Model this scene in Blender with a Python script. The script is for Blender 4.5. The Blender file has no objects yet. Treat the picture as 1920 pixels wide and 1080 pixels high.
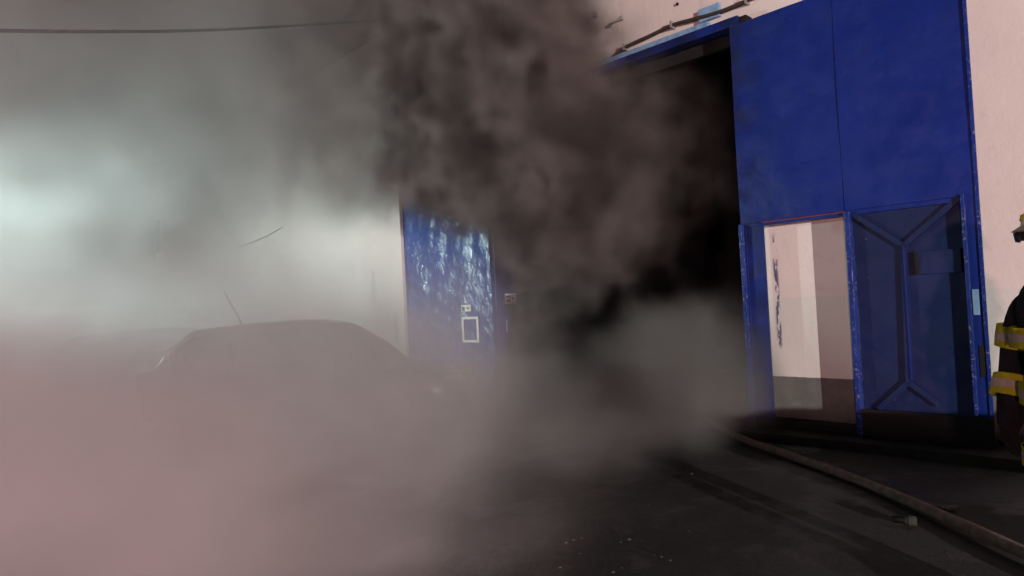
import bpy, bmesh, math, random
from mathutils import Vector, Matrix
import numpy as np

random.seed(7)
sc = bpy.context.scene
COL = sc.collection

# ------------------------------------------------------------------ camera
EYE = 1.58
PITCH, ROLL = math.radians(1.35), math.radians(2.9)
fwd = Vector((0, math.cos(PITCH), math.sin(PITCH)))
up0 = Vector((0, -math.sin(PITCH), math.cos(PITCH)))
rt0 = Vector((1, 0, 0))
rt = math.cos(ROLL) * rt0 - math.sin(ROLL) * up0
up = math.sin(ROLL) * rt0 + math.cos(ROLL) * up0
cam_data = bpy.data.cameras.new('camera')
cam_data.sensor_width = 36
cam_data.lens = 1250 / 1920 * 36
cam_data.clip_start = 0.05
cam_data.clip_end = 600
cam = bpy.data.objects.new('camera', cam_data)
COL.objects.link(cam)
cam.matrix_world = Matrix(((rt.x, up.x, -fwd.x, 0), (rt.y, up.y, -fwd.y, 0), (rt.z, up.z, -fwd.z, EYE), (0, 0, 0, 1)))
sc.camera = cam

# ------------------------------------------------------------------ night sky, lamps, exposure
world = bpy.data.worlds.new('World')
sc.world = world
world.use_nodes = True
bg = world.node_tree.nodes['Background']
bg.inputs['Color'].default_value = (0.9, 0.85, 0.9, 1)
bg.inputs['Strength'].default_value = 0.003

def lamp(name, kind, loc, energy, color, radius=0.1, target=None, spot=None, blend=0.3):
    d = bpy.data.lights.new(name, kind)
    d.energy = energy
    d.color = color
    d.shadow_soft_size = radius
    if kind == 'SPOT':
        d.spot_size = math.radians(spot)
        d.spot_blend = blend
    o = bpy.data.objects.new(name, d)
    COL.objects.link(o)
    o.location = loc
    if target is not None:
        o.rotation_euler = (Vector(target) - Vector(loc)).to_track_quat('-Z', 'Y').to_euler()
    return o

# lamp on the fire engine parked behind the photographer
lamp('work_light', 'SPOT', (8.8, -19.0, 2.5), 32500, (1.0, 0.93, 0.87), 0.10, target=(1.5, 9, 3.4), spot=80, blend=0.4)
# warm red lamps of the second vehicle farther back
lamp('vehicle_light', 'POINT', (-4.0, -9.0, 1.3), 3800, (1.0, 0.51, 0.52), 0.12)
# added unseen red lamp that tints the near smoke
lamp('red_fill_light', 'SPOT', (-2.4, -2.0, 0.9), 320, (1.0, 0.18, 0.34), 0.06, target=(-2.8, 5, 0.35), spot=70, blend=0.8)
# cool white floodlight on the pole at the left edge of the street
LAMP_AT = Vector((-9.0, 8.9, 3.3))
lamp('flood_light', 'SPOT', LAMP_AT - Vector((0, 0, 0.12)), 3150, (0.74, 1.0, 0.94), 0.12, target=(-3.5, 13.0, 3.4), spot=170, blend=1.0)

sc.view_settings.view_transform = 'Standard'
sc.view_settings.look = 'None'
sc.view_settings.gamma = 1.0
sc.view_settings.use_curve_mapping = False
sc.view_settings.exposure = 0.0
cy = sc.cycles
cy.use_denoising = True
cy.max_bounces = 6
cy.diffuse_bounces = 3
cy.glossy_bounces = 3
cy.transmission_bounces = 4
cy.transparent_max_bounces = 8
cy.volume_bounces = 2
cy.volume_step_rate = 2.0
cy.volume_max_steps = 26
cy.sample_clamp_indirect = 4.0
cy.use_adaptive_sampling = True
cy.adaptive_threshold = 0.035
cy.adaptive_min_samples = 20

# ------------------------------------------------------------------ helpers
THETA = math.atan2(-0.71774, 0.69631)        # facade frame: x right along the wall, y into the wall
FO = Vector((4.214, 5.952, 0))               # foot of the open leaf's outer edge
def FW(lx, ly, z):
    c, s = math.cos(THETA), math.sin(THETA)
    return Vector((FO.x + c * lx - s * ly, FO.y + s * lx + c * ly, z))

def link(o, parent=None):
    COL.objects.link(o)
    if parent is not None:
        o.parent = parent
    return o

def tag(o, label=None, cat=None, group=None, kind=None):
    if label: o['label'] = label
    if cat: o['category'] = cat
    if group: o['group'] = group
    if kind: o['kind'] = kind
    return o

def empty(name, loc=(0, 0, 0), rz=0.0):
    o = bpy.data.objects.new(name, None)
    COL.objects.link(o)
    o.location = loc
    o.rotation_euler = (0, 0, rz)
    o.empty_display_size = 0.2
    return o

def obj(name, bm, m, parent=None, smooth=False):
    me = bpy.data.meshes.new(name)
    bmesh.ops.recalc_face_normals(bm, faces=bm.faces[:])
    bm.to_mesh(me)
    bm.free()
    if isinstance(m, (list, tuple)):
        for q in m: me.materials.append(q)
    else:
        me.materials.append(m)
    if smooth:
        for p in me.polygons: p.use_smooth = True
    return link(bpy.data.objects.new(name, me), parent)

def box(bm, a, b, bev=0.0):
    (x0, y0, z0), (x1, y1, z1) = a, b
    r = bmesh.ops.create_cube(bm, size=1.0)
    vs = r['verts']
    for v in vs:
        v.co = Vector(((x0 + x1) / 2 + v.co.x * (x1 - x0), (y0 + y1) / 2 + v.co.y * (y1 - y0), (z0 + z1) / 2 + v.co.z * (z1 - z0)))
    if bev:
        es = {e for v in vs for e in v.link_edges}
        bmesh.ops.bevel(bm, geom=list(es), offset=bev, segments=2, affect='EDGES', profile=0.6)

def bx(name, a, b, m, parent=None, bev=0.0):
    bm = bmesh.new()
    box(bm, a, b, bev)
    return obj(name, bm, m, parent)

def tube(bm, pts, rad, n=10, cap=True):
    pts = [Vector(p) for p in pts]
    rs = rad if isinstance(rad, (list, tuple)) else [rad] * len(pts)
    rings = []
    prev = None
    for i, p in enumerate(pts):
        t = (pts[min(i + 1, len(pts) - 1)] - pts[max(i - 1, 0)]).normalized()
        a = prev if prev is not None else (Vector((0, 0, 1)) if abs(t.z) < 0.9 else Vector((1, 0, 0)))
        s = t.cross(a)
        if s.length < 1e-5: s = t.cross(Vector((0, 1, 0)))
        s.normalize()
        u = s.cross(t).normalized()
        prev = u
        r = rs[i]
        rx, rz = r if isinstance(r, tuple) else (r, r)
        rings.append([bm.verts.new(p + s * math.cos(k * 2 * math.pi / n) * rx + u * math.sin(k * 2 * math.pi / n) * rz) for k in range(n)])
    for a, b in zip(rings, rings[1:]):
        for k in range(n):
            bm.faces.new((a[k], a[(k + 1) % n], b[(k + 1) % n], b[k]))
    if cap:
        bm.faces.new(rings[0][::-1])
        bm.faces.new(rings[-1])

def bar(bm, p, q, w, d, y):
    """flat bar between two (x, z) points on the plane y, w wide, standing d proud towards -y"""
    p, q = Vector(p), Vector(q)
    t = (q - p).normalized()
    n = Vector((-t.y, t.x)) * w / 2
    c = [p + n, q + n, q - n, p - n]
    lo = [bm.verts.new((k.x, y, k.y)) for k in c]
    hi = [bm.verts.new((k.x, y - d, k.y)) for k in c]
    bm.faces.new(hi)
    bm.faces.new(lo[::-1])
    for k in range(4):
        bm.faces.new((lo[k], lo[(k + 1) % 4], hi[(k + 1) % 4], hi[k]))

def sheet(bm, x0, x1, z0, z1, y, thick, nx, nz, fn):
    """sheet metal: front face displaced by fn(x, z), flat back"""
    g = [[bm.verts.new((x0 + (x1 - x0) * i / nx, y + fn(x0 + (x1 - x0) * i / nx, z0 + (z1 - z0) * j / nz), z0 + (z1 - z0) * j / nz)) for i in range(nx + 1)] for j in range(nz + 1)]
    for j in range(nz):
        for i in range(nx):
            bm.faces.new((g[j][i], g[j][i + 1], g[j + 1][i + 1], g[j + 1][i]))
    rim = [g[0][i] for i in range(nx + 1)] + [g[j][nx] for j in range(1, nz + 1)] + [g[nz][i] for i in range(nx - 1, -1, -1)] + [g[j][0] for j in range(nz - 1, 0, -1)]
    edge = [bm.verts.new(v.co) for v in rim]
    back = [bm.verts.new((v.co.x, y + thick, v.co.z)) for v in edge]
    for k in range(len(edge)):
        k2 = (k + 1) % len(edge)
        bm.faces.new((edge[k2], edge[k], back[k], back[k2]))
    bm.faces.new(back[::-1])

def lathe(bm, prof, n=24, at=(0, 0, 0), axis='Z'):
    rings = []
    for r, h in prof:
        ring = []
        for k in range(n):
            a = 2 * math.pi * k / n
            v = Vector((r * math.cos(a), r * math.sin(a), h))
            if axis == 'Y': v = Vector((v.x, v.z, v.y))
            ring.append(bm.verts.new(v + Vector(at)))
        rings.append(ring)
    for a, b in zip(rings, rings[1:]):
        for k in range(n):
            bm.faces.new((a[k], a[(k + 1) % n], b[(k + 1) % n], b[k]))
    bm.faces.new(rings[0][::-1])
    bm.faces.new(rings[-1])

# ------------------------------------------------------------------ materials
class T:
    """small node-graph writer: wraps a socket, arithmetic makes Math nodes"""
    def __init__(s, nt, k): s.nt, s.k = nt, k
    def _m(s, op, *a, clamp=False):
        n = s.nt.nodes.new('ShaderNodeMath')
        n.operation = op
        n.use_clamp = clamp
        for i, v in enumerate(a):
            if isinstance(v, T): s.nt.links.new(v.k, n.inputs[i])
            else: n.inputs[i].default_value = v
        return T(s.nt, n.outputs[0])
    def __add__(s, b): return s._m('ADD', s, b)
    __radd__ = __add__
    def __sub__(s, b): return s._m('SUBTRACT', s, b)
    def __rsub__(s, b): return s._m('SUBTRACT', b, s)
    def __mul__(s, b): return s._m('MULTIPLY', s, b)
    __rmul__ = __mul__
    def exp(s): return s._m('EXPONENT', s)
    def mx(s, b): return s._m('MAXIMUM', s, b)
    def mn(s, b): return s._m('MINIMUM', s, b)
    def pw(s, b): return s._m('POWER', s, b)
    def step(s, lo, hi, a=0.0, b=1.0, kind='SMOOTHSTEP'):
        n = s.nt.nodes.new('ShaderNodeMapRange')
        n.interpolation_type = kind
        s.nt.links.new(s.k, n.inputs[0])
        for i, v in enumerate((lo, hi, a, b)):
            if isinstance(v, T): s.nt.links.new(v.k, n.inputs[i + 1])
            else: n.inputs[i + 1].default_value = v
        return T(s.nt, n.outputs[0])

def vmath(nt, op, a, b=None):
    n = nt.nodes.new('ShaderNodeVectorMath')
    n.operation = op
    for i, v in enumerate((a, b)):
        if v is None: continue
        if isinstance(v, T): nt.links.new(v.k, n.inputs[i])
        else: n.inputs[i].default_value = v
    return T(nt, n.outputs['Value'] if op in ('DOT_PRODUCT', 'LENGTH') else n.outputs[0])

def noise(nt, p, scale, detail=4, rough=0.55, dist=0.0, vec=False):
    n = nt.nodes.new('ShaderNodeTexNoise')
    nt.links.new(p.k, n.inputs['Vector'])
    n.inputs['Scale'].default_value = scale
    n.inputs['Detail'].default_value = detail
    n.inputs['Roughness'].default_value = rough
    n.inputs['Distortion'].default_value = dist
    return T(nt, n.outputs[1] if vec else n.outputs[0])

def mixc(nt, f, a, b, mode='MIX'):
    n = nt.nodes.new('ShaderNodeMix')
    n.data_type = 'RGBA'
    n.blend_type = mode
    for i, v in ((0, f), (6, a), (7, b)):
        if isinstance(v, T): nt.links.new(v.k, n.inputs[i])
        elif i == 0: n.inputs[0].default_value = v
        else: n.inputs[i].default_value = (*v, 1)
    return T(nt, n.outputs[2])

def base(name, rough=0.5, metal=0.0):
    m = bpy.data.materials.new(name)
    m.use_nodes = True
    nt = m.node_tree
    b = nt.nodes['Principled BSDF']
    b.inputs['Roughness'].default_value = rough
    b.inputs['Metallic'].default_value = metal
    return m, nt, b

def setc(nt, b, key, v):
    if isinstance(v, T): nt.links.new(v.k, b.inputs[key])
    else: b.inputs[key].default_value = (*v, 1) if isinstance(v, tuple) else v

def bump(nt, b, h, strength, dist=0.02):
    n = nt.nodes.new('ShaderNodeBump')
    n.inputs['Strength'].default_value = strength
    n.inputs['Distance'].default_value = dist
    nt.links.new(h.k, n.inputs['Height'])
    nt.links.new(n.outputs[0], b.inputs['Normal'])

def coords(nt, kind='Object'):
    if kind == 'World':
        return T(nt, nt.nodes.new('ShaderNodeNewGeometry').outputs['Position'])
    return T(nt, nt.nodes.new('ShaderNodeTexCoord').outputs[kind])

def sep(nt, p):
    n = nt.nodes.new('ShaderNodeSeparateXYZ')
    nt.links.new(p.k, n.inputs[0])
    return [T(nt, q) for q in n.outputs]

def simple(name, col, rough=0.5, metal=0.0, var=0.15, scale=6.0, bmp=0.0, bscale=40.0):
    m, nt, b = base(name, rough, metal)
    p = coords(nt)
    n = noise(nt, p, scale, 5)
    f = n.step(0.3, 0.7)
    setc(nt, b, 'Base Color', mixc(nt, f, tuple(c * (1 - var) for c in col), tuple(min(1, c * (1 + var)) for c in col)))
    if bmp: bump(nt, b, noise(nt, p, bscale, 4), bmp, 0.01)
    return m

def wall_material():
    m, nt, b = base('two_tone_plaster', 0.85)
    p = coords(nt)
    x, y, z = sep(nt, p)
    n1 = noise(nt, p, 0.7, 5)
    n2 = noise(nt, p, 5.0, 6, 0.6)
    edge = (z + noise(nt, p, 12, 2) * 0.012).step(1.494, 1.502)
    pink = mixc(nt, n1.step(0.3, 0.7), (0.53, 0.46, 0.445), (0.58, 0.505, 0.485))
    grey = mixc(nt, n1.step(0.35, 0.65), (0.47, 0.455, 0.43), (0.55, 0.53, 0.50))
    c = mixc(nt, edge, grey, pink)
    plinth = mixc(nt, n2.step(0.35, 0.65), (0.075, 0.078, 0.072), (0.10, 0.10, 0.092))
    c = mixc(nt, (z + noise(nt, p, 10, 2) * 0.012).step(0.615, 0.623), plinth, c)
    c = mixc(nt, n2.step(0.58, 0.8, 0, 0.35), c, (0.30, 0.25, 0.22))
    # scuffs low down and blue overspray beside the leaf
    sc_ = noise(nt, p, 9.0, 3, 0.7).step(0.68, 0.76) * z.step(1.5, 0.6)
    c = mixc(nt, sc_ * 0.35, c, (0.16, 0.15, 0.14))
    st = T(nt, vmath(nt, 'MULTIPLY', p, (14, 1, 3.2)).k)
    sp = noise(nt, st, 1.6, 4, 0.7).step(0.47, 0.53) * x.step(-2.02, -1.99) * x.step(-1.94, -1.97)
    sp = sp * z.step(0.9, 1.0) * z.step(2.25, 2.1)
    c = mixc(nt, sp * 0.9, c, (0.02, 0.03, 0.11))
    # rain streaks
    rs = noise(nt, T(nt, vmath(nt, 'MULTIPLY', p, (5, 5, 0.35)).k), 1.5, 4).step(0.56, 0.75) * z.step(2.5, 6)
    c = mixc(nt, rs * 0.3, c, (0.26, 0.22, 0.2))
    setc(nt, b, 'Base Color', c)
    bump(nt, b, noise(nt, p, 3.0, 8, 0.65) + noise(nt, p, 60, 3) * 0.15, 0.35, 0.03)
    return m

def blue_paint(name, col=(0.006, 0.017, 0.14), rough=0.42, crumple=0.0, dirt=0.15, chip=0.735, soot=False):
    m, nt, b = base(name, rough)
    b.inputs['Specular IOR Level'].default_value = 0.5 if crumple else 0.3
    p = coords(nt)
    n1 = noise(nt, p, 1.3, 5)
    c = mixc(nt, n1.step(0.3, 0.7), tuple(k * 0.88 for k in col), tuple(k * 1.12 for k in col))
    c = mixc(nt, noise(nt, p, 7, 7, 0.65).step(0.55, 0.8) * dirt, c, (0.016, 0.020, 0.05))
    if soot:
        x, y, z = sep(nt, p)
        sm = x.step(-1.75, -2.25) * noise(nt, p, 2.6, 5, 0.6).step(0.35, 0.62)
        c = mixc(nt, sm * 0.75, c, (0.006, 0.007, 0.016))
        rn = noise(nt, T(nt, vmath(nt, 'MULTIPLY', p, (9, 9, 0.5)).k), 1.0, 4, 0.6).step(0.6, 0.78)
        c = mixc(nt, rn * 0.35, c, (0.010, 0.013, 0.04))
    chips = noise(nt, p, 38, 3, 0.6).step(chip, chip + 0.03)
    c = mixc(nt, chips * 0.6, c, (0.20, 0.19, 0.2))
    setc(nt, b, 'Base Color', c)
    setc(nt, b, 'Roughness', noise(nt, p, 4, 5).step(0.3, 0.7, rough - 0.08, rough + 0.12))
    h = noise(nt, p, 2.2, 3) + noise(nt, p, 30, 4) * 0.04
    if crumple:
        q = T(nt, vmath(nt, 'MULTIPLY', p, (1.0, 1.0, 0.55)).k)
        h = h + noise(nt, q, 10.0, 3, 0.6, 0.8) * crumple + noise(nt, q, 30, 3, 0.6, 0.5) * crumple * 0.3
    bump(nt, b, h, 0.5, 0.05)
    return m

def ground_material():
    m, nt, b = base('worn_asphalt', 0.8)
    p = coords(nt)
    n1 = noise(nt, p, 0.55, 5)
    n2 = noise(nt, p, 3.5, 7, 0.65)
    n3 = noise(nt, p, 45, 4, 0.6)
    c = mixc(nt, n1.step(0.35, 0.65), (0.018, 0.017, 0.017), (0.034, 0.032, 0.031))
    c = mixc(nt, n2.step(0.5, 0.72) * 0.6, c, (0.075, 0.068, 0.064))
    c = mixc(nt, n3.step(0.55, 0.7) * 0.45, c, (0.012, 0.012, 0.012))
    setc(nt, b, 'Base Color', c)
    b.inputs['Specular IOR Level'].default_value = 0.25
    wet = noise(nt, p, 0.9, 4).step(0.48, 0.6)
    setc(nt, b, 'Roughness', wet.step(0, 1, 0.85, 0.45))
    bump(nt, b, n3 * 0.6 + noise(nt, p, 120, 3) * 0.4 + n2 * 1.2, 0.55, 0.02)
    return m

M = {}
M['wall'] = wall_material()
M['blue'] = blue_paint('blue_gate_paint', rough=0.36, soot=True)
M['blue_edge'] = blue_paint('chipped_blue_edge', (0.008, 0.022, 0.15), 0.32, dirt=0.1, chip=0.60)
M['blue_dark'] = blue_paint('dark_blue_gate_paint', (0.004, 0.011, 0.055), 0.5)
M['blue_left'] = blue_paint('crumpled_blue_sheet', (0.012, 0.048, 0.21), 0.22, crumple=0.6)
M['blue_jamb'] = blue_paint('blue_jamb_paint', (0.020, 0.022, 0.13), 0.5)
M['sky_blue'] = simple('light_blue_paint', (0.16, 0.27, 0.42), 0.5, 0, 0.2, 9)
M['concrete'] = simple('concrete', (0.16, 0.15, 0.145), 0.9, 0, 0.25, 3, 0.4, 30)
M['dirty'] = simple('grimy_concrete', (0.035, 0.033, 0.032), 0.95, 0, 0.3, 4, 0.5, 30)
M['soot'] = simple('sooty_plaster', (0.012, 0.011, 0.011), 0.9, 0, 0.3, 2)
M['ground'] = ground_material()
M['brown_pipe'] = simple('brown_cable', (0.035, 0.022, 0.018), 0.6)
M['steel'] = simple('dull_steel', (0.42, 0.40, 0.38), 0.45, 0.6)
M['dull'] = simple('tarnished_metal', (0.03, 0.028, 0.026), 0.85, 0.0)
M['black'] = simple('black_rubber', (0.012, 0.012, 0.013), 0.7)
M['white'] = simple('white_paper', (0.72, 0.70, 0.68), 0.6, 0, 0.06)
M['ink'] = simple('black_ink', (0.012, 0.011, 0.012), 0.8)
M['red'] = simple('red_primer', (0.13, 0.022, 0.02), 0.6)
M['car_grey'] = simple('grey_car_paint', (0.050, 0.048, 0.050), 0.7, 0.0, 0.08)
M['car_dark'] = simple('dark_car_paint', (0.04, 0.04, 0.042), 0.3, 0.2, 0.08)
M['glass'] = simple('car_glass', (0.02, 0.022, 0.024), 0.6, 0, 0.05)
M['tail'] = simple('red_lens', (0.30, 0.02, 0.02), 0.2)
M['head'] = simple('clear_lens', (0.12, 0.12, 0.12), 0.6)
M['chrome'] = simple('chrome', (0.4, 0.4, 0.4), 0.45, 1.0, 0.05)
M['fabric'] = simple('black_turnout_fabric', (0.005, 0.005, 0.006), 0.95, 0, 0.3, 14, 0.5, 60)
M['yellow'] = simple('fluorescent_yellow_tape', (0.62, 0.58, 0.03), 0.6, 0, 0.1, 20)
M['silver'] = simple('silver_tape', (0.66, 0.56, 0.50), 0.45, 0, 0.08, 30)
M['helmet'] = simple('cream_helmet', (0.50, 0.49, 0.42), 0.35, 0, 0.1)
M['skin'] = simple('skin', (0.45, 0.27, 0.20), 0.55, 0, 0.08)
M['fabric'].node_tree.nodes['Principled BSDF'].inputs['Specular IOR Level'].default_value = 0.15
M['visor'] = simple('dark_visor', (0.05, 0.05, 0.05), 0.1)
M['hose'] = simple('canvas_hose', (0.17, 0.135, 0.12), 0.9, 0, 0.25, 18, 0.8, 90)
M['stone'] = simple('broken_plaster', (0.08, 0.073, 0.07), 0.9, 0, 0.25, 20)

for k in ('ink', 'soot', 'dirty', 'dull', 'glass', 'car_grey', 'hose', 'stone'):
    M[k].node_tree.nodes['Principled BSDF'].inputs['Specular IOR Level'].default_value = 0.12

# ------------------------------------------------------------------ ground
bm = bmesh.new()
nx, ny = 90, 90
def gz(x, y):
    if abs(x) > 12 or y > 12 or y < -10: return 0.0
    return 0.012 * math.sin(x * 1.7 + 0.6 * y) * math.cos(y * 1.3 - 0.4 * x) - 0.012
xs = [-300, -120, -50, -25] + [-14 + 0.35 * i for i in range(70)] + [25, 60, 150, 300]
ys = [-300, -100, -40, -15] + [-8 + 0.35 * i for i in range(64)] + [20, 30, 50, 120, 300]
g = [[bm.verts.new((x, y, gz(x, y))) for x in xs] for y in ys]
for j in range(len(ys) - 1):
    for i in range(len(xs) - 1):
        bm.faces.new((g[j][i], g[j][i + 1], g[j + 1][i + 1], g[j + 1][i]))
tag(obj('ground', bm, M['ground'], None, True), kind='structure')

# ------------------------------------------------------------------ warehouse
wh = empty('warehouse_building', FO, THETA)
tag(wh, 'pink and grey plastered warehouse with a tall dark gateway full of smoke', 'building')
OPL, OPR, OPT = -6.40, -2.24, 4.66           # gateway opening
bx('wall', (OPR, 0.2, 0), (9.0, 0.55, 9.6), M['wall'], wh)
bx('wall', (-8.88, 0.2, 0), (OPL - 0.065, 0.42, 9.6), M['wall'], wh)
bx('wall', (OPL - 0.064, 0.203, OPT + 0.12), (OPR, 0.547, 9.6), M['wall'], wh)
bx('side_wing_wall', (-23.3, -0.05, 0), (-8.883, 0.5, 6.8), M['wall'], wh)
bx('coping', (-23.4, -0.12, 6.8), (-8.885, 0.56, 6.9), M['concrete'], wh)
bx('side_wing_wall', (-23.3, 0.503, 0), (-22.9, 8, 6.8), M['wall'], wh)
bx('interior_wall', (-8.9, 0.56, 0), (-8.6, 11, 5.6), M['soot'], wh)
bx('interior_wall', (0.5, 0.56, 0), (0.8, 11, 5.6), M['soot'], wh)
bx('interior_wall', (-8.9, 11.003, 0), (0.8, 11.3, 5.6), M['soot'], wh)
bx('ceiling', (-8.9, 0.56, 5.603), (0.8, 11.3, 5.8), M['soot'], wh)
bx('step', (-2.2, -0.34, -0.05), (9.0, 0.197, 0.075), M['dirty'], wh, 0.004)
# lintel: dark blue face with a light blue flashing above
bx('lintel', (OPL - 0.3, 0.02, OPT - 0.03), (OPR + 0.07, 0.198, OPT + 0.075), M['blue'], wh, 0.006)
bx('flashing', (OPL - 0.3, 0.10, OPT + 0.078), (OPR - 0.35, 0.197, OPT + 0.17), M['sky_blue'], wh, 0.004)
bx('bracket_end', (OPR + 0.072, 0.05, OPT - 0.02), (OPR + 0.16, 0.198, OPT + 0.06), M['ink'], wh, 0.004)
bx('bracket_plate', (-2.72, 0.14, 4.86), (-2.45, 0.199, 5.02), M['sky_blue'], wh, 0.004)
bx('drip_rail', (OPL, 0.26, OPT - 0.16), (OPR, 0.34, OPT + 0.117), M['ink'], wh)
for (ax, az, w) in ((-3.96, 5.30, 0.19), (-4.37, 5.5, 0.15)):
    bm = bmesh.new()
    tube(bm, [(ax - w / 2, 0.16, az - 0.01), (ax, 0.13, az), (ax + w / 2, 0.16, az + 0.02)], 0.012, 6)
    box(bm, (ax - w / 2 - 0.02, 0.15, az - 0.03), (ax - w / 2 + 0.02, 0.199, az + 0.02))
    box(bm, (ax + w / 2 - 0.02, 0.15, az), (ax + w / 2 + 0.02, 0.199, az + 0.05))
    obj('wall_anchor', bm, M['steel'], wh)
bx('bolt', (-3.03, 0.17, 5.20), (-3.01, 0.199, 5.23), M['ink'], wh)
bx('meter_box', (-19.9, -0.17, 1.5), (-18.4, -0.052, 1.9), M['concrete'], wh, 0.02)
bx('window_recess', (-23.2, -0.07, 3.9), (-22.7, -0.052, 5.0), M['soot'], wh)
# downpipe on the corner
bm = bmesh.new()
tube(bm, [(-8.80, 0.10, 0.2), (-8.80, 0.10, 9.4)], 0.055, 10)
obj('downpipe', bm, M['brown_pipe'], wh, True)
for z in (1.5, 4.2, 6.9, 8.6):
    bx('pipe_clamp', (-8.87, 0.03, z), (-8.73, 0.199, z + 0.05), M['steel'], wh)

# cable clipped along the lintel
cb = empty('cable', FW(-3, 0.18, 4.8), THETA)
tag(cb, 'sagging dark brown cable clipped to the wall above the gateway', 'cable')
pts = [(-4.6, 4.70), (-4.1, 4.80), (-3.81, 4.90), (-3.4, 4.93), (-3.08, 4.955), (-2.8, 4.93), (-2.5, 4.90), (-2.2, 4.90), (-1.9, 4.93), (-1.4, 5.02), (-0.6, 5.2)]
def smooth_pts(p, n=6):
    out = []
    for i in range(len(p) - 1):
        p0, p1, p2, p3 = [Vector(p[max(0, min(len(p) - 1, i + k))]) for k in (-1, 0, 1, 2)]
        for j in range(n):
            t = j / n
            out.append(0.5 * ((2 * p1) + (p2 - p0) * t + (2 * p0 - 5 * p1 + 4 * p2 - p3) * t * t + (3 * p1 - p0 - 3 * p2 + p3) * t ** 3))
    out.append(Vector(p[-1]))
    return out
bm = bmesh.new()
tube(bm, smooth_pts([(x + 3, -0.05, z - 4.8) for x, z in pts]), 0.022, 8)
obj('sheath', bm, M['brown_pipe'], cb, True)
for x, z in ((-3.81, 4.90), (-3.08, 4.955), (-2.1, 4.905), (-1.9, 4.93)):
    bx('clip', (x + 3 - 0.012, -0.085, z - 4.8 - 0.035), (x + 3 + 0.012, 0.018, z - 4.8 + 0.045), M['steel'], cb)
bm = bmesh.new()
tube(bm, smooth_pts([(-16.3, -0.07, 3.44), (-15.6, -0.09, 3.46), (-14.6, -0.08, 3.53), (-13.7, -0.07, 3.66)]), 0.007, 6)
o = obj('wall_cable', bm, M['brown_pipe'])
o.location = FO
o.rotation_euler = (0, 0, THETA)
tag(o, 'short thin cable hanging on the smoky side wall above the cars', 'cable')

# ------------------------------------------------------------------ open gate leaf on the near side
lf = empty('gate_leaf', FO, THETA)
tag(lf, 'tall blue sheet metal gate leaf folded back, with a wicket opening', 'gate')
def dent(seed, amp):
    rr = random.Random(seed)
    w = [(rr.uniform(0.6, 2.6), rr.uniform(0.5, 2.2), rr.uniform(0, 6.3), rr.uniform(0.3, 1)) for _ in range(7)]
    return lambda x, z: amp * sum(a * math.sin(kx * x * 1.6 + kz * z * 1.3 + ph) for kx, kz, ph, a in w) / 3
for (a, b, s) in ((-2.238, -1.122, 3), (-1.118, -0.003, 5)):
    bm = bmesh.new()
    sheet(bm, a, b, 2.345, 4.60, -0.056, 0.02, 28, 48, dent(s, 0.018))
    obj('sheet_panel', bm, M['blue'], lf, True)
for nm, a, b in (('stile', (-2.24, -0.030, 0.09), (-2.19, 0.03, 4.60)), ('stile', (-0.06, -0.030, 0.09), (0.0, 0.03, 4.60)),
                 ('rail', (-2.189, -0.028, 4.54), (-0.061, 0.03, 4.60)), ('rail', (-2.189, -0.028, 2.30), (-0.061, 0.03, 2.36)),
                 ('stile', (-1.15, -0.0285, 2.361), (-1.09, 0.029, 4.539)), ('rail', (-2.189, -0.028, 0.09), (-0.061, 0.03, 0.15))):
    bx(nm, a, b, M['blue'], lf, 0.004)
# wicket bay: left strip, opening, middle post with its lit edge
bm = bmesh.new()
sheet(bm, -2.188, -1.99, 0.15, 2.335, -0.020, 0.015, 4, 24, dent(9, 0.004))
obj('side_strip', bm, M['blue'], lf, True)
bx('edge_angle', (-2.255, -0.075, 0.08), (-2.225, -0.0305, 2.34), M['blue_edge'], lf, 0.004)
bx('edge_angle', (-2.224, -0.075, 0.08), (-2.195, -0.066, 2.33), M['blue_edge'], lf, 0.003)
bx('wicket_post', (-1.125, -0.075, 0.09), (-1.075, 0.028, 2.335), M['blue_edge'], lf, 0.005)
bx('primer_edge', (-2.0, -0.040, 2.331), (-1.13, -0.029, 2.343), M['red'], lf)
# inset door in the right bay
bm = bmesh.new()
sheet(bm, -1.07, -0.115, 0.16, 2.375, 0.012, 0.012, 16, 30, dent(12, 0.004))
dp = obj('inset_panel', bm, M['blue_dark'], lf, True)
for p, q in (((-1.06, 2.31), (-0.63, 1.955)), ((-0.61, 1.955), (-0.14, 2.34)), ((-0.62, 1.96), (-0.65, 0.63)), ((-0.66, 0.63), (-0.93, 0.36)), ((-0.64, 0.63), (-0.40, 0.44))):
    bm = bmesh.new()
    bar(bm, p, q, 0.05, 0.045, 0.012)
    obj('brace', bm, M['blue_dark'], lf)
bx('brace_edge', (-0.625, -0.045, 0.66), (-0.610, -0.034, 1.94), M['blue'], lf)
bx('lock_plate', (-0.535, -0.018, 1.66), (-0.16, 0.006, 1.88), M['blue_dark'], lf, 0.006)
bx('lock_bar', (-0.535, -0.032, 1.66), (-0.50, -0.0185, 1.88), M['ink'], lf, 0.003)
bx('wicket_jamb', (-0.125, -0.085, 0.09), (-0.095, 0.028, 2.365), M['blue_edge'], lf, 0.005)
bx('edge_plate', (-0.094, -0.06, 0.30), (0.012, -0.0525, 2.345), M['blue'], lf, 0.002)
bx('edge_angle', (-0.012, -0.075, 0.28), (0.018, -0.0605, 4.60), M['blue_edge'], lf, 0.004)
bx('hinge_plate', (-0.085, -0.072, 1.27), (-0.035, -0.061, 1.50), M['sky_blue'], lf, 0.003)
bx('dark_foot_strip', (-1.07, -0.092, 0.082), (0.02, -0.0765, 0.36), M['ink'], lf, 0.003)  # near-black strips stand in for the dark shadow along the leaf's foot
bx('dark_foot_strip', (-2.19, -0.05, 0.082), (-1.13, -0.031, 0.17), M['ink'], lf, 0.003)
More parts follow.
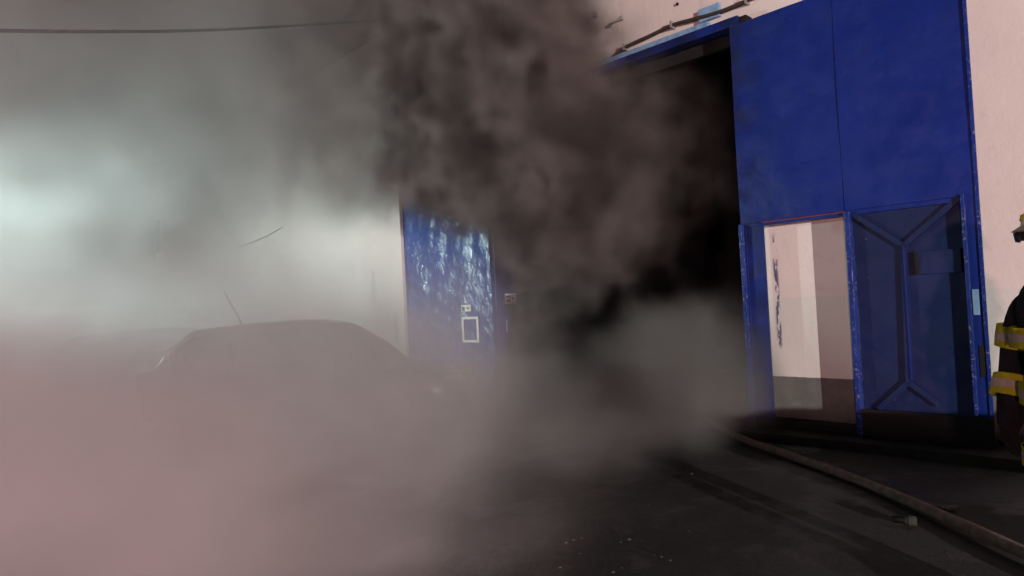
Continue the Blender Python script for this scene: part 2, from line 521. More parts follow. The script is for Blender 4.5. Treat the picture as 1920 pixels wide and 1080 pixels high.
bx('lock_slot', (-0.06, -0.066, 0.72), (-0.016, -0.061, 1.0), M['ink'], lf)

# ------------------------------------------------------------------ far gate leaf
ll = empty('gate_leaf', FW(-6.48, 0.0, 0), THETA + math.radians(-1.5))
tag(ll, 'crumpled shiny blue gate leaf half lost in the smoke, with two white notices', 'gate')
def crumple(x, z):
    k = 0.010 * math.sin(9 * x + 2.2 * math.sin(2.3 * z)) + 0.008 * math.sin(5.1 * z + 3 * math.sin(3.1 * x)) + 0.005 * math.sin(17 * x - 4 * z) + 0.004 * math.sin(23 * z + 11 * x)
    return k * (0.5 + 0.5 * math.sin(2.0 * z + 1.1 * x) ** 2)
for a, b in ((-2.38, -1.202), (-1.198, -0.05)):
    bm = bmesh.new()
    sheet(bm, a, b, 0.12, 4.55, -0.03, 0.06, 40, 110, crumple)
    obj('sheet_panel', bm, M['blue_left'], ll, True)
bx('stile', (-2.42, -0.05, 0.08), (-2.383, 0.03, 4.6), M['blue_left'], ll, 0.006)
bx('rail', (-2.382, -0.02, 4.555), (-0.05, 0.03, 4.6), M['blue_left'], ll, 0.004)
bm = bmesh.new()
sheet(bm, -0.047, 0.03, 0.08, 4.6, -0.075, 0.07, 4, 90, lambda x, z: 0.006 * math.sin(31 * z + 40 * x) * math.sin(7 * z))
obj('stile', bm, M['blue_left'], ll, True)
n1 = bx('notice', (-0.77, -0.062, 1.49), (-0.52, -0.056, 1.60), M['white'], ll)
bx('print_mark', (-0.75, -0.066, 1.50), (-0.725, -0.063, 1.585), M['ink'], n1)
bx('print_mark', (-0.71, -0.066, 1.50), (-0.675, -0.063, 1.57), M['ink'], n1)
bx('print_mark', (-0.62, -0.066, 1.53), (-0.56, -0.063, 1.56), M['stone'], n1)
fr = empty('notice_frame', (0, 0, 0)); fr.parent = ll
for a, b in (((-0.77, -0.066, 1.36), (-0.35, -0.052, 1.40)), ((-0.77, -0.066, 1.02), (-0.735, -0.052, 1.358)), ((-0.385, -0.066, 1.02), (-0.35, -0.052, 1.358)), ((-0.77, -0.066, 0.98), (-0.35, -0.052, 1.018))):
    bx('frame_bar', a, b, M['white'], fr)

# painted jamb between leaf and gateway, with its sticker
jb = empty('gate_jamb', FW(OPL, 0, 0), THETA)
tag(jb, 'dark blue gateway jamb carrying a small white warning sticker', 'gate post')
bx('post', (-0.06, -0.02, 0), (0.0, 0.43, 4.6), M['blue_jamb'], jb, 0.006)
bx('edge_trim', (0.0005, 0.17, 1.13), (0.008, 0.185, 1.33), M['steel'], jb)
st = bx('sticker', (0.0005, 0.17, 1.585), (0.003, 0.415, 1.745), M['white'], jb)
bx('sticker_band', (0.0032, 0.172, 1.613), (0.005, 0.414, 1.717), simple('sticker_rust', (0.20, 0.10, 0.07), 0.6), st)
bx('sticker_field', (0.0052, 0.295, 1.620), (0.0065, 0.405, 1.710), M['white'], st)
bm = bmesh.new()
v = [bm.verts.new((x, y, z)) for x in (0.0067, 0.008) for y, z in ((0.315, 1.635), (0.315, 1.697), (0.385, 1.666))]
for f in ((0, 1, 2), (5, 4, 3), (0, 3, 4, 1), (1, 4, 5, 2), (2, 5, 3, 0)): bm.faces.new([v[i] for i in f])
obj('sticker_arrow', bm, M['ink'], st)
for k in range(3):
    bx('sticker_line', (0.0052, 0.19, 1.628 + 0.03 * k), (0.0065, 0.275, 1.640 + 0.03 * k), M['white'] if k == 1 else M['ink'], st)

# ------------------------------------------------------------------ fire hose, debris, wires
hp = [(2.36, 9.6), (2.30, 8.2), (2.33, 7.1), (2.50, 6.25), (2.66, 5.42), (2.75, 4.6), (2.80, 3.76), (2.86, 2.6), (3.1, 1.0), (3.8, -1.2), (4.6, -4.0)]
hs = smooth_pts([(x, y, 0.040) for x, y in hp], 10)
bm = bmesh.new()
tube(bm, hs, [(0.040, 0.036 + 0.002 * math.sin(i * 0.7)) for i in range(len(hs))], 14)
tag(obj('fire_hose', bm, M['hose'], None, True), 'charged canvas fire hose lying across the dark ground to the gateway', 'hose')

def rubble(i, x, y, s, label):
    rr = random.Random(i)
    bm = bmesh.new()
    bmesh.ops.create_icosphere(bm, subdivisions=2, radius=1.0)
    for vv in bm.verts:
        f = 1 + rr.uniform(-0.22, 0.22)
        vv.co = Vector((vv.co.x * s * f * 1.3, vv.co.y * s * f, vv.co.z * s * f * 0.45))
    o = obj('rubble_piece', bm, M['stone'])
    o.location = (x, y, s * 0.35)
    o.rotation_euler = (0, 0, rr.uniform(0, 6))
    tag(o, label, 'rubble', 'crumbs of plaster on the asphalt')
spots = [(1.50, 5.92, 0.022), (1.62, 6.0, 0.012), (0.32, 4.44, 0.014), (0.27, 4.40, 0.018), (0.38, 4.47, 0.010), (0.68, 4.40, 0.020), (0.62, 4.36, 0.012), (0.82, 4.08, 0.018),
         (0.86, 4.02, 0.012), (0.79, 4.12, 0.010), (0.5, 3.89, 0.016), (0.56, 3.95, 0.011), (0.34, 4.2, 0.010), (1.1, 4.5, 0.009), (0.95, 5.1, 0.010), (1.85, 4.9, 0.012), (0.2, 4.0, 0.012)]
for i, (x, y, s) in enumerate(spots):
    rubble(i, x, y, s * 0.6, 'small crumb of pale plaster on the dark asphalt' if i else 'brightest crumb of plaster lying alone before the gateway')
cp = empty('hose_coupling', (2.50, 4.42, 0.03), math.radians(62))
tag(cp, 'small metal coupling lying beside the fire hose', 'coupling')
bm = bmesh.new(); lathe(bm, [(0.018, -0.07), (0.03, -0.065), (0.03, 0.0), (0.022, 0.005), (0.022, 0.07)], 14, axis='Y'); obj('barrel', bm, M['dull'], cp, True)
bm = bmesh.new(); lathe(bm, [(0.026, -0.035), (0.033, -0.030), (0.033, -0.020), (0.026, -0.016)], 14, axis='Y'); obj('lug_ring', bm, M['dull'], cp, True)
bm = bmesh.new(); box(bm, (-0.07, -0.03, 0), (0.07, 0.03, 0.022), 0.008)
o = obj('plaster_chip', bm, M['stone']); o.location = (2.86, 4.64, 0.0); o.rotation_euler = (0, 0, 0.4)
o.location = (2.95, 4.66, 0.002); tag(o, 'flat plaster chip on the far side of the hose', 'rubble')

bm = bmesh.new()
tube(bm, smooth_pts([(-5.2, 4.3, 3.72), (-4.99, 5.44, 4.12), (-4.86, 6.43, 4.49), (-4.43, 7.62, 4.95), (-3.72, 9.11, 5.56), (-1.98, 12.0, 6.85)], 10), 0.019, 8)
tag(obj('overhead_wire', bm, M['black'], None, True), 'black overhead wire sagging through the smoke up to the roof corner', 'wire')

# two reflectors on a low post inside the gateway
rp = empty('reflector_post', (2.80, 9.10, 0), 0.0)
tag(rp, 'low dark post with two small white reflectors inside the gateway', 'post')
bx('post', (-0.09, 0.0, 0), (0.09, 0.08, 0.62), M['soot'], rp, 0.01)
for x in (-0.07, 0.012):
    bx('reflector', (x, -0.012, 0.510), (x + 0.055, -0.001, 0.528), M['white'], rp)

# ------------------------------------------------------------------ cars
def lerp_tab(tab, x):
    for (x0, y0), (x1, y1) in zip(tab, tab[1:]):
        if x <= x1:
            t = (x - x0) / (x1 - x0)
            t = t * t * (3 - 2 * t) * 0.35 + t * 0.65
            return y0 + (y1 - y0) * t
    return tab[-1][1]

def car(label, loc, rz, paint, L=4.15, H=1.47, Wd=1.7, antenna=True):
    t = empty('parked_car', loc, rz)
    tag(t, label, 'car', 'cars parked in the smoke along the side wall')
    hl, hw = L / 2, Wd / 2
    belt = [(-hl, 0.86), (-hl + 0.15, 0.93), (-0.6, 0.93), (0.75, 0.90), (1.1, 0.86), (hl - 0.35, 0.74), (hl, 0.60)]
    wid = [(-hl, hw * 0.86), (-hl + 0.3, hw * 0.97), (-0.4, hw), (1.0, hw), (hl - 0.4, hw * 0.94), (hl, hw * 0.78)]
    roof = [(-hl + 0.06, 0.93), (-hl + 0.30, 1.22), (-hl + 0.62, H - 0.05), (-0.75, H - 0.01), (-0.2, H), (0.15, H - 0.02), (0.42, H - 0.12), (0.75, H - 0.33), (1.08, 0.89)]
    def loft(fn, xs, nm, m, par):
        bm = bmesh.new()
        rings = []
        for x in xs:
            half = fn(x)
            ring = [bm.verts.new((x, -y, z)) for y, z in half] + [bm.verts.new((x, y, z)) for y, z in reversed(half[:-1])]
            rings.append(ring)
        n = len(rings[0])
        for a, b in zip(rings, rings[1:]):
            for k in range(n):
                bm.faces.new((a[k], a[(k + 1) % n], b[(k + 1) % n], b[k]))
        bm.faces.new(rings[0]); bm.faces.new(rings[-1][::-1])
        return obj(nm, bm, m, par, True)
    def low(x):
        w, b = lerp_tab(wid, x), lerp_tab(belt, x)
        e = 0.10 * max(0, abs(x) / hl - 0.86) / 0.14
        return [(w * 0.90, 0.20 + e), (w * 0.98, 0.30 + e * 0.6), (w, 0.50), (w * 0.995, b - 0.16), (w * 0.95, b - 0.03), (w * 0.80, b), (0.0, b + 0.025)]
    n = 44
    loft(low, [-hl + L * i / n for i in range(n + 1)], 'body', paint, t)
    def yat(x, z):
        w = lerp_tab(wid, x) * 0.93
        return w - (z - 0.88) * 0.36
    def cabf(x):
        r = max(lerp_tab(roof, x), 0.89)
        b = lerp_tab(belt, x) - 0.05
        m = max(r - 0.07, b + 0.005)
        return [(yat(x, b), b), (yat(x, (b + m) / 2), (b + m) / 2), (yat(x, m), m), (yat(x, m) * 0.86, max(r - 0.01, m + 0.002)), (0.0, r + 0.012)]
    x0, x1 = -hl + 0.07, 1.07
    loft(cabf, [x0 + (x1 - x0) * i / 40 for i in range(41)], 'cabin', paint, t)
    # windows
    def side_window(a, b, s):
        bm = bmesh.new()
        cols = []
        for i in range(9):
            x = a + (b - a) * i / 8
            zb = lerp_tab(belt, x) + 0.02
            zt = min(lerp_tab(roof, x) - 0.10, H - 0.11)
            zt = max(zt, zb + 0.01)
            cols.append([bm.verts.new((x, s * (yat(x, z) + 0.008), z)) for z in (zb, (zb + zt) / 2, zt)])
        for p, q in zip(cols, cols[1:]):
            for k in range(2): bm.faces.new((p[k], q[k], q[k + 1], p[k + 1]))
        bmesh.ops.solidify(bm, geom=bm.faces[:], thickness=0.004)
        obj('side_window', bm, M['glass'], t, True)
    for s in (-1, 1):
        side_window(-hl + 0.42, -0.82, s)
        side_window(-0.75, 0.02, s)
        side_window(0.09, 0.80, s)
    def screen(nm, xa, xb):
        bm = bmesh.new()
        cols = []
        for i in range(7):
            x = xa + (xb - xa) * i / 6
            z = lerp_tab(roof, x) + 0.016
            w = yat(x, z) * 0.82
            cols.append([bm.verts.new((x, w * q, z + 0.002 - 0.012 * q * q)) for q in (-1, -0.5, 0, 0.5, 1)])
        for p, q in zip(cols, cols[1:]):
            for k in range(4): bm.faces.new((p[k], q[k], q[k + 1], p[k + 1]))
        bmesh.ops.solidify(bm, geom=bm.faces[:], thickness=0.004)
        obj(nm, bm, M['glass'], t, True)
    screen('windscreen', 0.30, 1.02)
    screen('rear_window', -hl + 0.14, -hl + 0.52)
    for s in (-1, 1):
        for x in (-1.28, 1.28):
            wcy = s * (hw - 0.10)
            bm = bmesh.new(); lathe(bm, [(0.355, -0.004), (0.375, 0.004)], 28, (x, s * (lerp_tab(wid, x) + 0.001), 0.34), 'Y'); obj('wheel_arch', bm, M['black'], t)
            wl = empty('wheel', (x, wcy, 0.305)); wl.parent = t
            bm = bmesh.new(); lathe(bm, [(0.20, -0.10), (0.285, -0.105), (0.305, -0.08), (0.305, 0.08), (0.285, 0.115), (0.20, 0.112)], 28, axis='Y')
            ty = obj('tyre', bm, M['black'], wl, True)
            bm = bmesh.new(); lathe(bm, [(0.20, -0.02 + s * 0.10), (0.18, 0.02 + s * 0.10), (0.06, s * 0.11 + 0.01), (0.02, s * 0.115 + 0.02)], 20, axis='Y')
            obj('rim', bm, M['dull'], wl, True)
        bm = bmesh.new(); box(bm, (0.60, s * (hw - 0.03), 0.96), (0.74, s * (hw + 0.15), 1.08), 0.025); mr = obj('wing_mirror', bm, paint, t, True)
        bx('head_light', (hl - 0.26, s * (hw * 0.50), 0.60), (hl - 0.02, s * (hw * 0.80), 0.72), M['head'], t, 0.02)
        bx('tail_light', (-hl - 0.01, s * (hw * 0.62), 0.70), (-hl + 0.12, s * (hw * 0.90), 0.90), M['tail'], t, 0.02)
        for x in (-0.62, 0.32):
            bx('door_handle', (x - 0.08, s * (hw + 0.004), 0.77), (x + 0.08, s * (hw + 0.03), 0.795), M['chrome'], t, 0.006)
        for x in (-0.78, 0.06, 0.98):
            bx('door_seam', (x - 0.004, s * (hw - 0.02), 0.28), (x + 0.004, s * (hw + 0.002), 0.86), M['black'], t)
    bx('front_bumper', (hl - 0.10, -hw * 0.76, 0.28), (hl + 0.03, hw * 0.76, 0.46), paint, t, 0.03)
    bx('rear_bumper', (-hl - 0.04, -hw * 0.80, 0.30), (-hl + 0.08, hw * 0.80, 0.50), paint, t, 0.03)
    bx('number_plate', (-hl - 0.052, -0.26, 0.56), (-hl - 0.012, 0.26, 0.67), M['stone'], t, 0.004)
    if antenna:
        bm = bmesh.new()
        tube(bm, [(-hl + 0.95, 0.15, H - 0.03), (-hl + 0.93, 0.15, H + 0.05), (-hl + 0.72, 0.15, H + 0.46)], [0.02, 0.008, 0.004], 6)
        obj('antenna', bm, M['black'], t)
    return t
car('dark hatchback with a roof aerial, half hidden by pale smoke', (-2.72, 9.25, 0), math.radians(-3), M['car_dark'], 4.2, 1.50)
car('grey car behind the hatchback, its tail fading into the smoke', (-5.55, 11.1, 0), math.radians(-8), M['car_grey'], 4.3, 1.46, antenna=False)

# ------------------------------------------------------------------ firefighter
ff = empty('person', (2.395, 2.86, 0), math.radians(180))     # faces -x in the picture
tag(ff, 'firefighter in black turnout coat with yellow bands and cream helmet', 'person')
def skin_mesh(verts, edges, radii, root, name, sub=2):
    me = bpy.data.meshes.new(name + '_skeleton')
    me.from_pydata(verts, edges, [])
    o = bpy.data.objects.new(name, me)
    COL.objects.link(o)
    md = o.modifiers.new('skin', 'SKIN')
    md.use_smooth_shade = True
    for i, r in enumerate(radii):
        sv = me.skin_vertices[0].data[i]
        sv.radius = r if isinstance(r, tuple) else (r, r)
        sv.use_root = (i == root)
    s = o.modifiers.new('sub', 'SUBSURF')
    s.levels = s.render_levels = sub
    dg = bpy.context.evaluated_depsgraph_get()
    me2 = bpy.data.meshes.new_from_object(o.evaluated_get(dg))
    COL.objects.unlink(o)
    bpy.data.objects.remove(o)
    return me2
V, E, Rr = [], [], []
def node(p, r, par=None):
    V.append(p); Rr.append(r)
    if par is not None: E.append((par, len(V) - 1))
    return len(V) - 1
# local frame: +x forward (towards the gate), +y his left, which is the camera's side
pel = node((0, 0, 0.98), (0.20, 0.15))
wai = node((0.0, 0, 1.12), (0.185, 0.14), pel)
che = node((0.02, 0, 1.34), (0.20, 0.15), wai)
sho = node((0.0, 0, 1.52), (0.15, 0.11), che)
nec = node((0.01, 0, 1.60), 0.062, sho)
hd0 = node((0.03, 0, 1.68), (0.085, 0.095), nec)
hd1 = node((0.03, 0, 1.78), (0.085, 0.10), hd0)
hd2 = node((0.02, 0, 1.85), (0.06, 0.07), hd1)
for s in (-1, 1):
    a = node((0.0, s * 0.19, 1.50), 0.098, sho)
    b = node((0.02, s * 0.25, 1.33), 0.100, a)
    c = node((0.03, s * 0.27, 1.19), 0.090, b)
    d = node((0.07, s * 0.26, 1.06), 0.082, c)
    e = node((0.11, s * 0.25, 0.97), 0.058, d)
    pm = node((0.13, s * 0.24, 0.90), (0.045, 0.028), e)
    for k, (dx, ln) in enumerate(((0.030, 0.075), (0.010, 0.085), (-0.010, 0.08), (-0.030, 0.065))):
        f1 = node((0.13 + dx, s * 0.235, 0.85), 0.012, pm)
        f2 = node((0.125 + dx, s * 0.220, 0.85 - ln * 0.55), 0.011, f1)
        node((0.115 + dx, s * 0.20, 0.85 - ln), 0.009, f2)
    t1 = node((0.175, s * 0.22, 0.88), 0.013, pm)
    node((0.195, s * 0.205, 0.84), 0.011, t1)
    h = node((0, s * 0.10, 0.92), 0.12, pel)
    m_ = node((0.02, s * 0.12, 0.72), 0.105, h)
    kn = node((0.03 + s * 0.04, s * 0.13, 0.50), 0.088, m_)
    sh = node((0.0 + s * 0.05, s * 0.13, 0.28), 0.082, kn)
    an = node((-0.03 + s * 0.06, s * 0.13, 0.09), 0.066, sh)
    ft = node((0.09 + s * 0.06, s * 0.14, 0.055), (0.055, 0.045), an)
    node((0.18 + s * 0.06, s * 0.145, 0.045), (0.048, 0.038), ft)
me = skin_mesh(V, E, Rr, pel, 'body')
me.materials.clear()
for q in (M['fabric'], M['skin'], M['fabric']): me.materials.append(q)
for p in me.polygons:
    p.use_smooth = True
    p.material_index = 1 if p.center.z > 1.63 else (2 if p.center.z < 0.12 or (p.center.z < 0.93 and abs(p.center.y) > 0.19) else 0)
link(bpy.data.objects.new('body', me), ff)
# coat collar and the helmet's nape flap
bm = bmesh.new()
ra = [(0.105, 1.545), (0.098, 1.60), (0.100, 1.655)]
cr = [[bm.verts.new((0.005 + r * 1.05 * math.cos(k * math.pi / 12), r * 0.95 * math.sin(k * math.pi / 12), z - 0.02 * math.cos(k * math.pi / 12))) for k in range(24)] for r, z in ra]
for a, b in zip(cr, cr[1:]):
    for k in range(24): bm.faces.new((a[k], a[(k + 1) % 24], b[(k + 1) % 24], b[k]))
bmesh.ops.solidify(bm, geom=bm.faces[:], thickness=0.008)
obj('collar', bm, M['fabric'], ff, True)
bm = bmesh.new()
cr = [[bm.verts.new((0.02 + r * math.cos(a), r * 0.85 * math.sin(a), z)) for a in [math.pi * (0.45 + 1.1 * k / 14) for k in range(15)]] for r, z in ((0.135, 1.80), (0.130, 1.70), (0.145, 1.60))]
for a, b in zip(cr, cr[1:]):
    for k in range(14): bm.faces.new((a[k], a[k + 1], b[k + 1], b[k]))
bmesh.ops.solidify(bm, geom=bm.faces[:], thickness=0.006)
obj('neck_flap', bm, M['fabric'], ff, True)
# face
bm = bmesh.new(); tube(bm, [(0.115, 0, 1.75), (0.142, 0, 1.70), (0.118, 0, 1.695)], [0.010, 0.017, 0.012], 8); obj('nose', bm, M['skin'], ff, True)
for s in (-1, 1):
    bm = bmesh.new(); bmesh.ops.create_uvsphere(bm, u_segments=10, v_segments=8, radius=0.013); bmesh.ops.translate(bm, verts=bm.verts, vec=(0.112, s * 0.034, 1.745)); obj('eye', bm, M['white'], ff, True)
    bm = bmesh.new(); tube(bm, [(0.02, s * 0.088, 1.70), (0.015, s * 0.100, 1.735), (0.02, s * 0.090, 1.765)], [0.010, 0.016, 0.010], 8); obj('ear', bm, M['skin'], ff, True)
bx('mouth', (0.105, -0.024, 1.652), (0.119, 0.024, 1.662), M['red'], ff, 0.003)
# helmet: dome, wide brim dipping at the nape, band, visor
hm = empty('helmet', (0.02, 0, 1.80)); hm.parent = ff
bm = bmesh.new()
rings = []
for j in range(9):
    a = j / 8 * math.pi / 2
    rings.append([bm.verts.new((0.155 * math.cos(a) * math.cos(k * math.pi / 14), 0.125 * math.cos(a) * math.sin(k * math.pi / 14), 0.14 * math.sin(a))) for k in range(28)] if j < 8 else [bm.verts.new((0, 0, 0.14))])
for a, b in zip(rings[:-2], rings[1:-1]):
    for k in range(28): bm.faces.new((a[k], a[(k + 1) % 28], b[(k + 1) % 28], b[k]))
for k in range(28): bm.faces.new((rings[-2][k], rings[-2][(k + 1) % 28], rings[-1][0]))
obj('shell', bm, M['helmet'], hm, True)
bm = bmesh.new()
inner = [bm.verts.new((0.150 * math.cos(k * math.pi / 14), 0.12 * math.sin(k * math.pi / 14), 0.01)) for k in range(28)]
outer = []
for k in range(28):
    a = k * math.pi / 14
    fr_ = max(0, math.cos(a)); bk = max(0, -math.cos(a))
    outer.append(bm.verts.new(((0.165 + 0.035 * fr_ + 0.04 * bk) * math.cos(a), 0.145 * math.sin(a), -0.018 - 0.03 * bk)))
for k in range(28): bm.faces.new((inner[k], inner[(k + 1) % 28], outer[(k + 1) % 28], outer[k]))
bmesh.ops.solidify(bm, geom=bm.faces[:], thickness=0.006)
obj('brim', bm, M['helmet'], hm, True)
bm = bmesh.new()
lo = [bm.verts.new((0.157 * math.cos(k * math.pi / 14), 0.128 * math.sin(k * math.pi / 14), 0.030)) for k in range(28)]
hi = [bm.verts.new((0.151 * math.cos(k * math.pi / 14), 0.122 * math.sin(k * math.pi / 14), 0.056)) for k in range(28)]
for k in range(28): bm.faces.new((lo[k], lo[(k + 1) % 28], hi[(k + 1) % 28], hi[k]))
obj('band', bm, simple('amber_band', (0.50, 0.33, 0.02), 0.5), hm, True)
bm = bmesh.new()
a0 = [bm.verts.new((0.185 * math.cos(q), 0.145 * math.sin(q), -0.022)) for q in [(-8 + i) * 0.13 for i in range(17)]]
a1 = [bm.verts.new((0.178 * math.cos(q), 0.140 * math.sin(q), -0.062)) for q in [(-8 + i) * 0.13 for i in range(17)]]
for k in range(16): bm.faces.new((a0[k], a0[k + 1], a1[k + 1], a1[k]))
bmesh.ops.solidify(bm, geom=bm.faces[:], thickness=0.003)
obj('visor', bm, M['visor'], hm, True)
# reflective bands
def band(path, r0, w, nm='band_tape'):
    """three-stripe tape round a limb: path = centre, axis"""
    c, ax = Vector(path[0]), Vector(path[1]).normalized()
    s = ax.cross(Vector((0, 1, 0.01))).normalized(); u = ax.cross(s)
    rx, ry = r0
    for (h0, h1, m, g_) in ((-w, -w * 0.38, M['yellow'], 0.0), (-w * 0.38, w * 0.38, M['silver'], 0.0015), (w * 0.38, w, M['yellow'], 0.0)):
        bm = bmesh.new()
        n = 28
        A = [bm.verts.new(c + ax * h0 + (s * math.cos(k * 2 * math.pi / n) * (rx + g_) + u * math.sin(k * 2 * math.pi / n) * (ry + g_)) * (1 + 0.012 * math.sin(k * 1.9))) for k in range(n)]
        B = [bm.verts.new(c + ax * h1 + (s * math.cos(k * 2 * math.pi / n) * (rx + g_) + u * math.sin(k * 2 * math.pi / n) * (ry + g_)) * (1 + 0.012 * math.sin(k * 1.9))) for k in range(n)]
        for k in range(n): bm.faces.new((A[k], A[(k + 1) % n], B[(k + 1) % n], B[k]))
        bmesh.ops.solidify(bm, geom=bm.faces[:], thickness=0.004)
        obj(nm, bm, m, ff, True)
band(((0.02, 0, 1.32), (0, 0, 1)), (0.205, 0.215), 0.045)
band(((0.0, 0, 1.07), (0, 0, 1)), (0.205, 0.200), 0.045)
for s in (-1, 1):
    band(((0.022, s * 0.255, 1.305), (0.03, 0.06 * s, -0.42)), (0.112, 0.110), 0.050)
    band(((0.075, s * 0.262, 1.07), (0.12, -0.03 * s, -0.33)), (0.095, 0.094), 0.050)
    band(((0.022, s * 0.12, 0.78), (0.0, 0.0, 1)), (0.122, 0.118), 0.045)

# ------------------------------------------------------------------ street lamp just off the left edge
sl = empty('street_lamp', (-9.85, 8.9, 0))
tag(sl, 'floodlight on a grey pole glowing through the smoke at the street edge', 'street lamp')
bm = bmesh.new(); tube(bm, [(0, 0, 0), (0, 0, 3.6)], [0.07, 0.05], 12); obj('pole', bm, M['steel'], sl, True)
bm = bmesh.new(); tube(bm, [(0, 0, 3.5), (0.45, 0, 3.52), (0.80, 0, 3.42)], 0.03, 8); obj('arm', bm, M['steel'], sl, True)
bx('head', (0.62, -0.18, 3.30), (1.08, 0.18, 3.40), M['black'], sl, 0.03)

# barriers added out of view to keep the vehicle lamps off the ground by the gate
def barrier(label, loc, x0, x1, h):
    br = empty('light_barrier', loc, 0)
    tag(br, label, 'barrier', 'added out-of-view barriers blocking lamp light')
    bm = bmesh.new()
    prof = [(-0.32, 0), (-0.32, 0.12), (-0.14, 0.42), (-0.09, h), (0.09, h), (0.14, 0.42), (0.32, 0.12), (0.32, 0)]
    A = [bm.verts.new((x0, y, z)) for y, z in prof]
    B = [bm.verts.new((x1, y, z)) for y, z in prof]
    for k in range(8): bm.faces.new((A[k], A[(k + 1) % 8], B[(k + 1) % 8], B[k]))
    bm.faces.new(A); bm.faces.new(B[::-1])
    obj('block', bm, M['concrete'], br)
barrier('long added barrier, out of view, shading the ground by the gate', (5.0, 1.5, 0), -1.5, 2.6, 0.76)
barrier('short added barrier behind the camera, blocking the vehicle lamps', (-1.2, -3.0, 0), -0.75, 1.2, 0.88)

# ------------------------------------------------------------------ smoke
def smoke(name, label, loc, rz, lo, hi, voxel, color, aniso, field, color2=None, cscale=1.0, low=None):
    m = bpy.data.materials.new(name)
    m.use_nodes = True
    nt = m.node_tree
    nt.nodes.clear()
    out = nt.nodes.new('ShaderNodeOutputMaterial')
    pv = nt.nodes.new('ShaderNodeVolumePrincipled')
    pv.inputs['Color'].default_value = (*color, 1)
    pv.inputs['Density'].default_value = 1.0
    if color2:       # swirls painting the billows' dark and light into the colour; the low bank is paler still
        p = coords(nt, 'World')
        c = mixc(nt, noise(nt, p, cscale, 1, 0.55).step(0.36, 0.64), color, color2)
        if low: c = mixc(nt, sep(nt, p)[2].step(2.0, 1.2), c, low)
        setc(nt, pv, 'Color', c)
    pv.inputs['Anisotropy'].default_value = aniso
    nt.links.new(pv.outputs[0], out.inputs['Volume'])
    bm = bmesh.new()
    box(bm, lo, hi)
    o = obj(name, bm, m)
    o.location = loc
    o.rotation_euler = (0, 0, rz)
    tag(o, label, None, None, 'stuff')
    ng = bpy.data.node_groups.new(name, 'GeometryNodeTree')
    ng.interface.new_socket('Geometry', in_out='OUTPUT', socket_type='NodeSocketGeometry')
    vc = ng.nodes.new('GeometryNodeVolumeCube')
    vc.inputs['Min'].default_value = lo
    vc.inputs['Max'].default_value = hi
    for i, k in enumerate('XYZ'):
        vc.inputs['Resolution ' + k].default_value = max(4, int((hi[i] - lo[i]) / voxel))
    P = T(ng, ng.nodes.new('GeometryNodeInputPosition').outputs[0])
    d = field(ng, P)
    ng.links.new(d.k, vc.inputs['Density'])
    sm = ng.nodes.new('GeometryNodeSetMaterial')
    sm.inputs['Material'].default_value = m
    go = ng.nodes.new('NodeGroupOutput')
    ng.links.new(vc.outputs[0], sm.inputs[0])
    ng.links.new(sm.outputs[0], go.inputs[0])
    o.modifiers.new('smoke', 'NODES').node_group = ng
    return o

def blob(nt, P, c, r, a=1.0):
    q = vmath(nt, 'SUBTRACT', P, c)
    q = vmath(nt, 'DIVIDE', q, r)
    return (vmath(nt, 'DOT_PRODUCT', q, q) * -1.0).exp() * a

def warp(nt, P, scale, amt, detail=2):
    w = noise(nt, P, scale, detail, vec=True)
    w = vmath(nt, 'SUBTRACT', w, (0.5, 0.5, 0.5))
    w = vmath(nt, 'MULTIPLY', w, (amt, amt, amt))
    return vmath(nt, 'ADD', P, w)

PLUME = [  # facade frame: centre, radii, weight
    ((-4.6, 0.9, 3.7), (1.6, 1.2, 1.3), 0.9),
    ((-4.4, -0.2, 3.4), (1.4, 0.9, 1.2), 1.0),
    ((-5.9, -0.6, 3.8), (1.9, 0.75, 1.05), 1.0),
    ((-5.7, -0.65, 5.2), (1.9, 0.8, 1.4), 1.1),
    ((-6.0, -0.75, 7.0), (2.2, 0.9, 1.9), 1.2),
    ((-4.6, -0.1, 1.9), (1.0, 0.8, 1.0), 0.8),
    ((-3.1, 0.4, 3.4), (0.9, 0.8, 1.3), 0.7),
]
DRIFT = [
    ((-8.6, -1.2, 4.9), (1.8, 1.2, 1.5), 0.6),
    ((-11.5, -1.5, 6.4), (3.0, 1.6, 1.8), 0.65),
    ((-15.0, -1.8, 7.6), (3.5, 1.8, 2.4), 0.6),
]
BANK = [
    ((-3.0, 0.3, 0.80), (1.15, 0.9, 0.75), 1.2),
    ((-4.3, 0.0, 0.50), (1.2, 0.9, 0.60), 1.0),
    ((-3.3, -1.2, 0.30), (2.0, 1.3, 0.60), 1.0),
    ((-2.6, -0.4, 0.35), (0.9, 0.9, 0.60), 0.9),
    ((-5.0, -2.0, 0.10), (1.6, 1.3, 0.52), 0.8),
    ((-3.4, -2.6, 0.10), (1.6, 1.0, 0.45), 0.6),
]
def total(nt, P, tab):
    s = None
    for c, r, a in tab:
        b = blob(nt, P, c, r, a)
        s = b if s is None else s + b
    return s
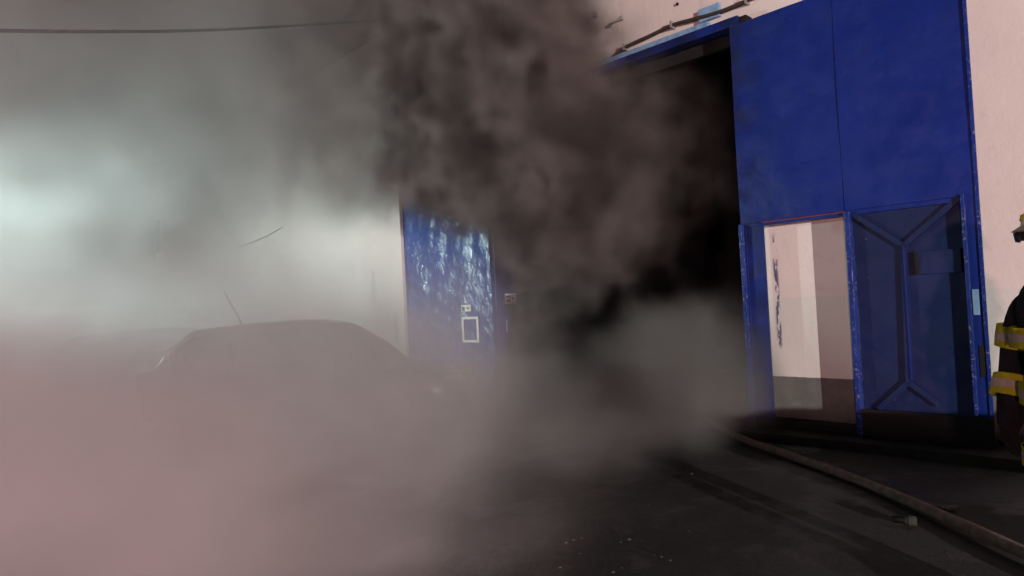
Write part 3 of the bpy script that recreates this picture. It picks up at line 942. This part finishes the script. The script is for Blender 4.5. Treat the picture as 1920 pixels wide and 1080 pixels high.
def dark_field(nt, P):
    x, y, z = sep(nt, P)
    Q = warp(nt, P, 0.6, 1.3, 3)
    W = warp(nt, P, 1.4, 0.6, 2)
    n = noise(nt, W, 0.95, 4, 0.55)
    n2 = noise(nt, W, 2.5, 5, 0.6)
    d = (total(nt, Q, PLUME) + (n - 0.5) * 1.6 + (n2 - 0.5) * 0.8).step(0.34, 1.1) * n2.step(0.36, 0.62, 0.12, 1.5) * 5.0
    d = d * x.step(-5.0, -3.0, 1.0, 0.05) * x.step(-9.0, -8.5) * y.step(1.8, 0.4) * z.step(1.2, 3.3, 0.22, 1.0)
    dr = (total(nt, Q, DRIFT) * n.step(0.38, 0.62, 0.1, 1.2)).step(0.06, 0.5, kind='LINEAR') * 0.85 * z.step(2.3, 3.6)
    bk = (total(nt, warp(nt, P, 1.0, 0.7, 2), BANK) + (n - 0.5) * 1.6 + (n2 - 0.5) * 0.9).step(0.15, 1.5) * 1.45 * z.step(0.0, 0.45, 0.35, 1.0)
    return d + dr + bk
smoke('dark_smoke', 'thick dark brown smoke pouring out of the top of the gateway', FO, THETA, (-9.5, -3.2, 0.0), (-1.9, 3.0, 9.6), 0.075, (0.135, 0.109, 0.105), 0.0, dark_field, (0.32, 0.268, 0.26), 1.3, (0.31, 0.305, 0.30))
smoke('brown_smoke', 'thinner brown smoke drifting along above the side wall', FO, THETA, (-19, -4.0, 2.0), (-9.503, 0.0, 10.0), 0.2, (0.27, 0.237, 0.23), 0.0, dark_field)

def pale_field(nt, P):
    x, y, z = sep(nt, P)
    n = noise(nt, warp(nt, P, 0.4, 1.8, 2), 0.5, 4, 0.5)
    n2 = noise(nt, warp(nt, P, 0.7, 1.2, 3), 0.9, 4, 0.55)
    left = x.step(-0.2, -7.0)
    amb = left * n.step(0.36, 0.62, 0.08, 1.0) * 0.15
    fore = (x + (n - 0.5) * 3.2 + (n2 - 0.5) * 1.6).step(0.3, -1.75) * (z + (n - 0.5) * 1.6 + (n2 - 0.5) * 1.0).step(2.35, 0.85) * y.step(1.8, 3.2) * (y - x.step(-2.6, -4.6) * 2.4).step(9.9, 7.9)
    fore = fore * n2.step(0.38, 0.6, 0.1, 1.35)
    foot = (blob(nt, P, (-1.5, 10.6, 0.1), (1.4, 1.2, 0.8), 1.0) + (n2 - 0.5) * 0.8).step(0.25, 1.0) * 0.3
    return amb + fore * 0.72 + foot
smoke('pale_smoke', 'pale grey smoke filling the street and rolling over the ground', (0, 0, 0), 0, (-18, 1.6, 0.0), (1.6, 22, 9.0), 0.16, (0.73, 0.70, 0.705), 0.1, pale_field)
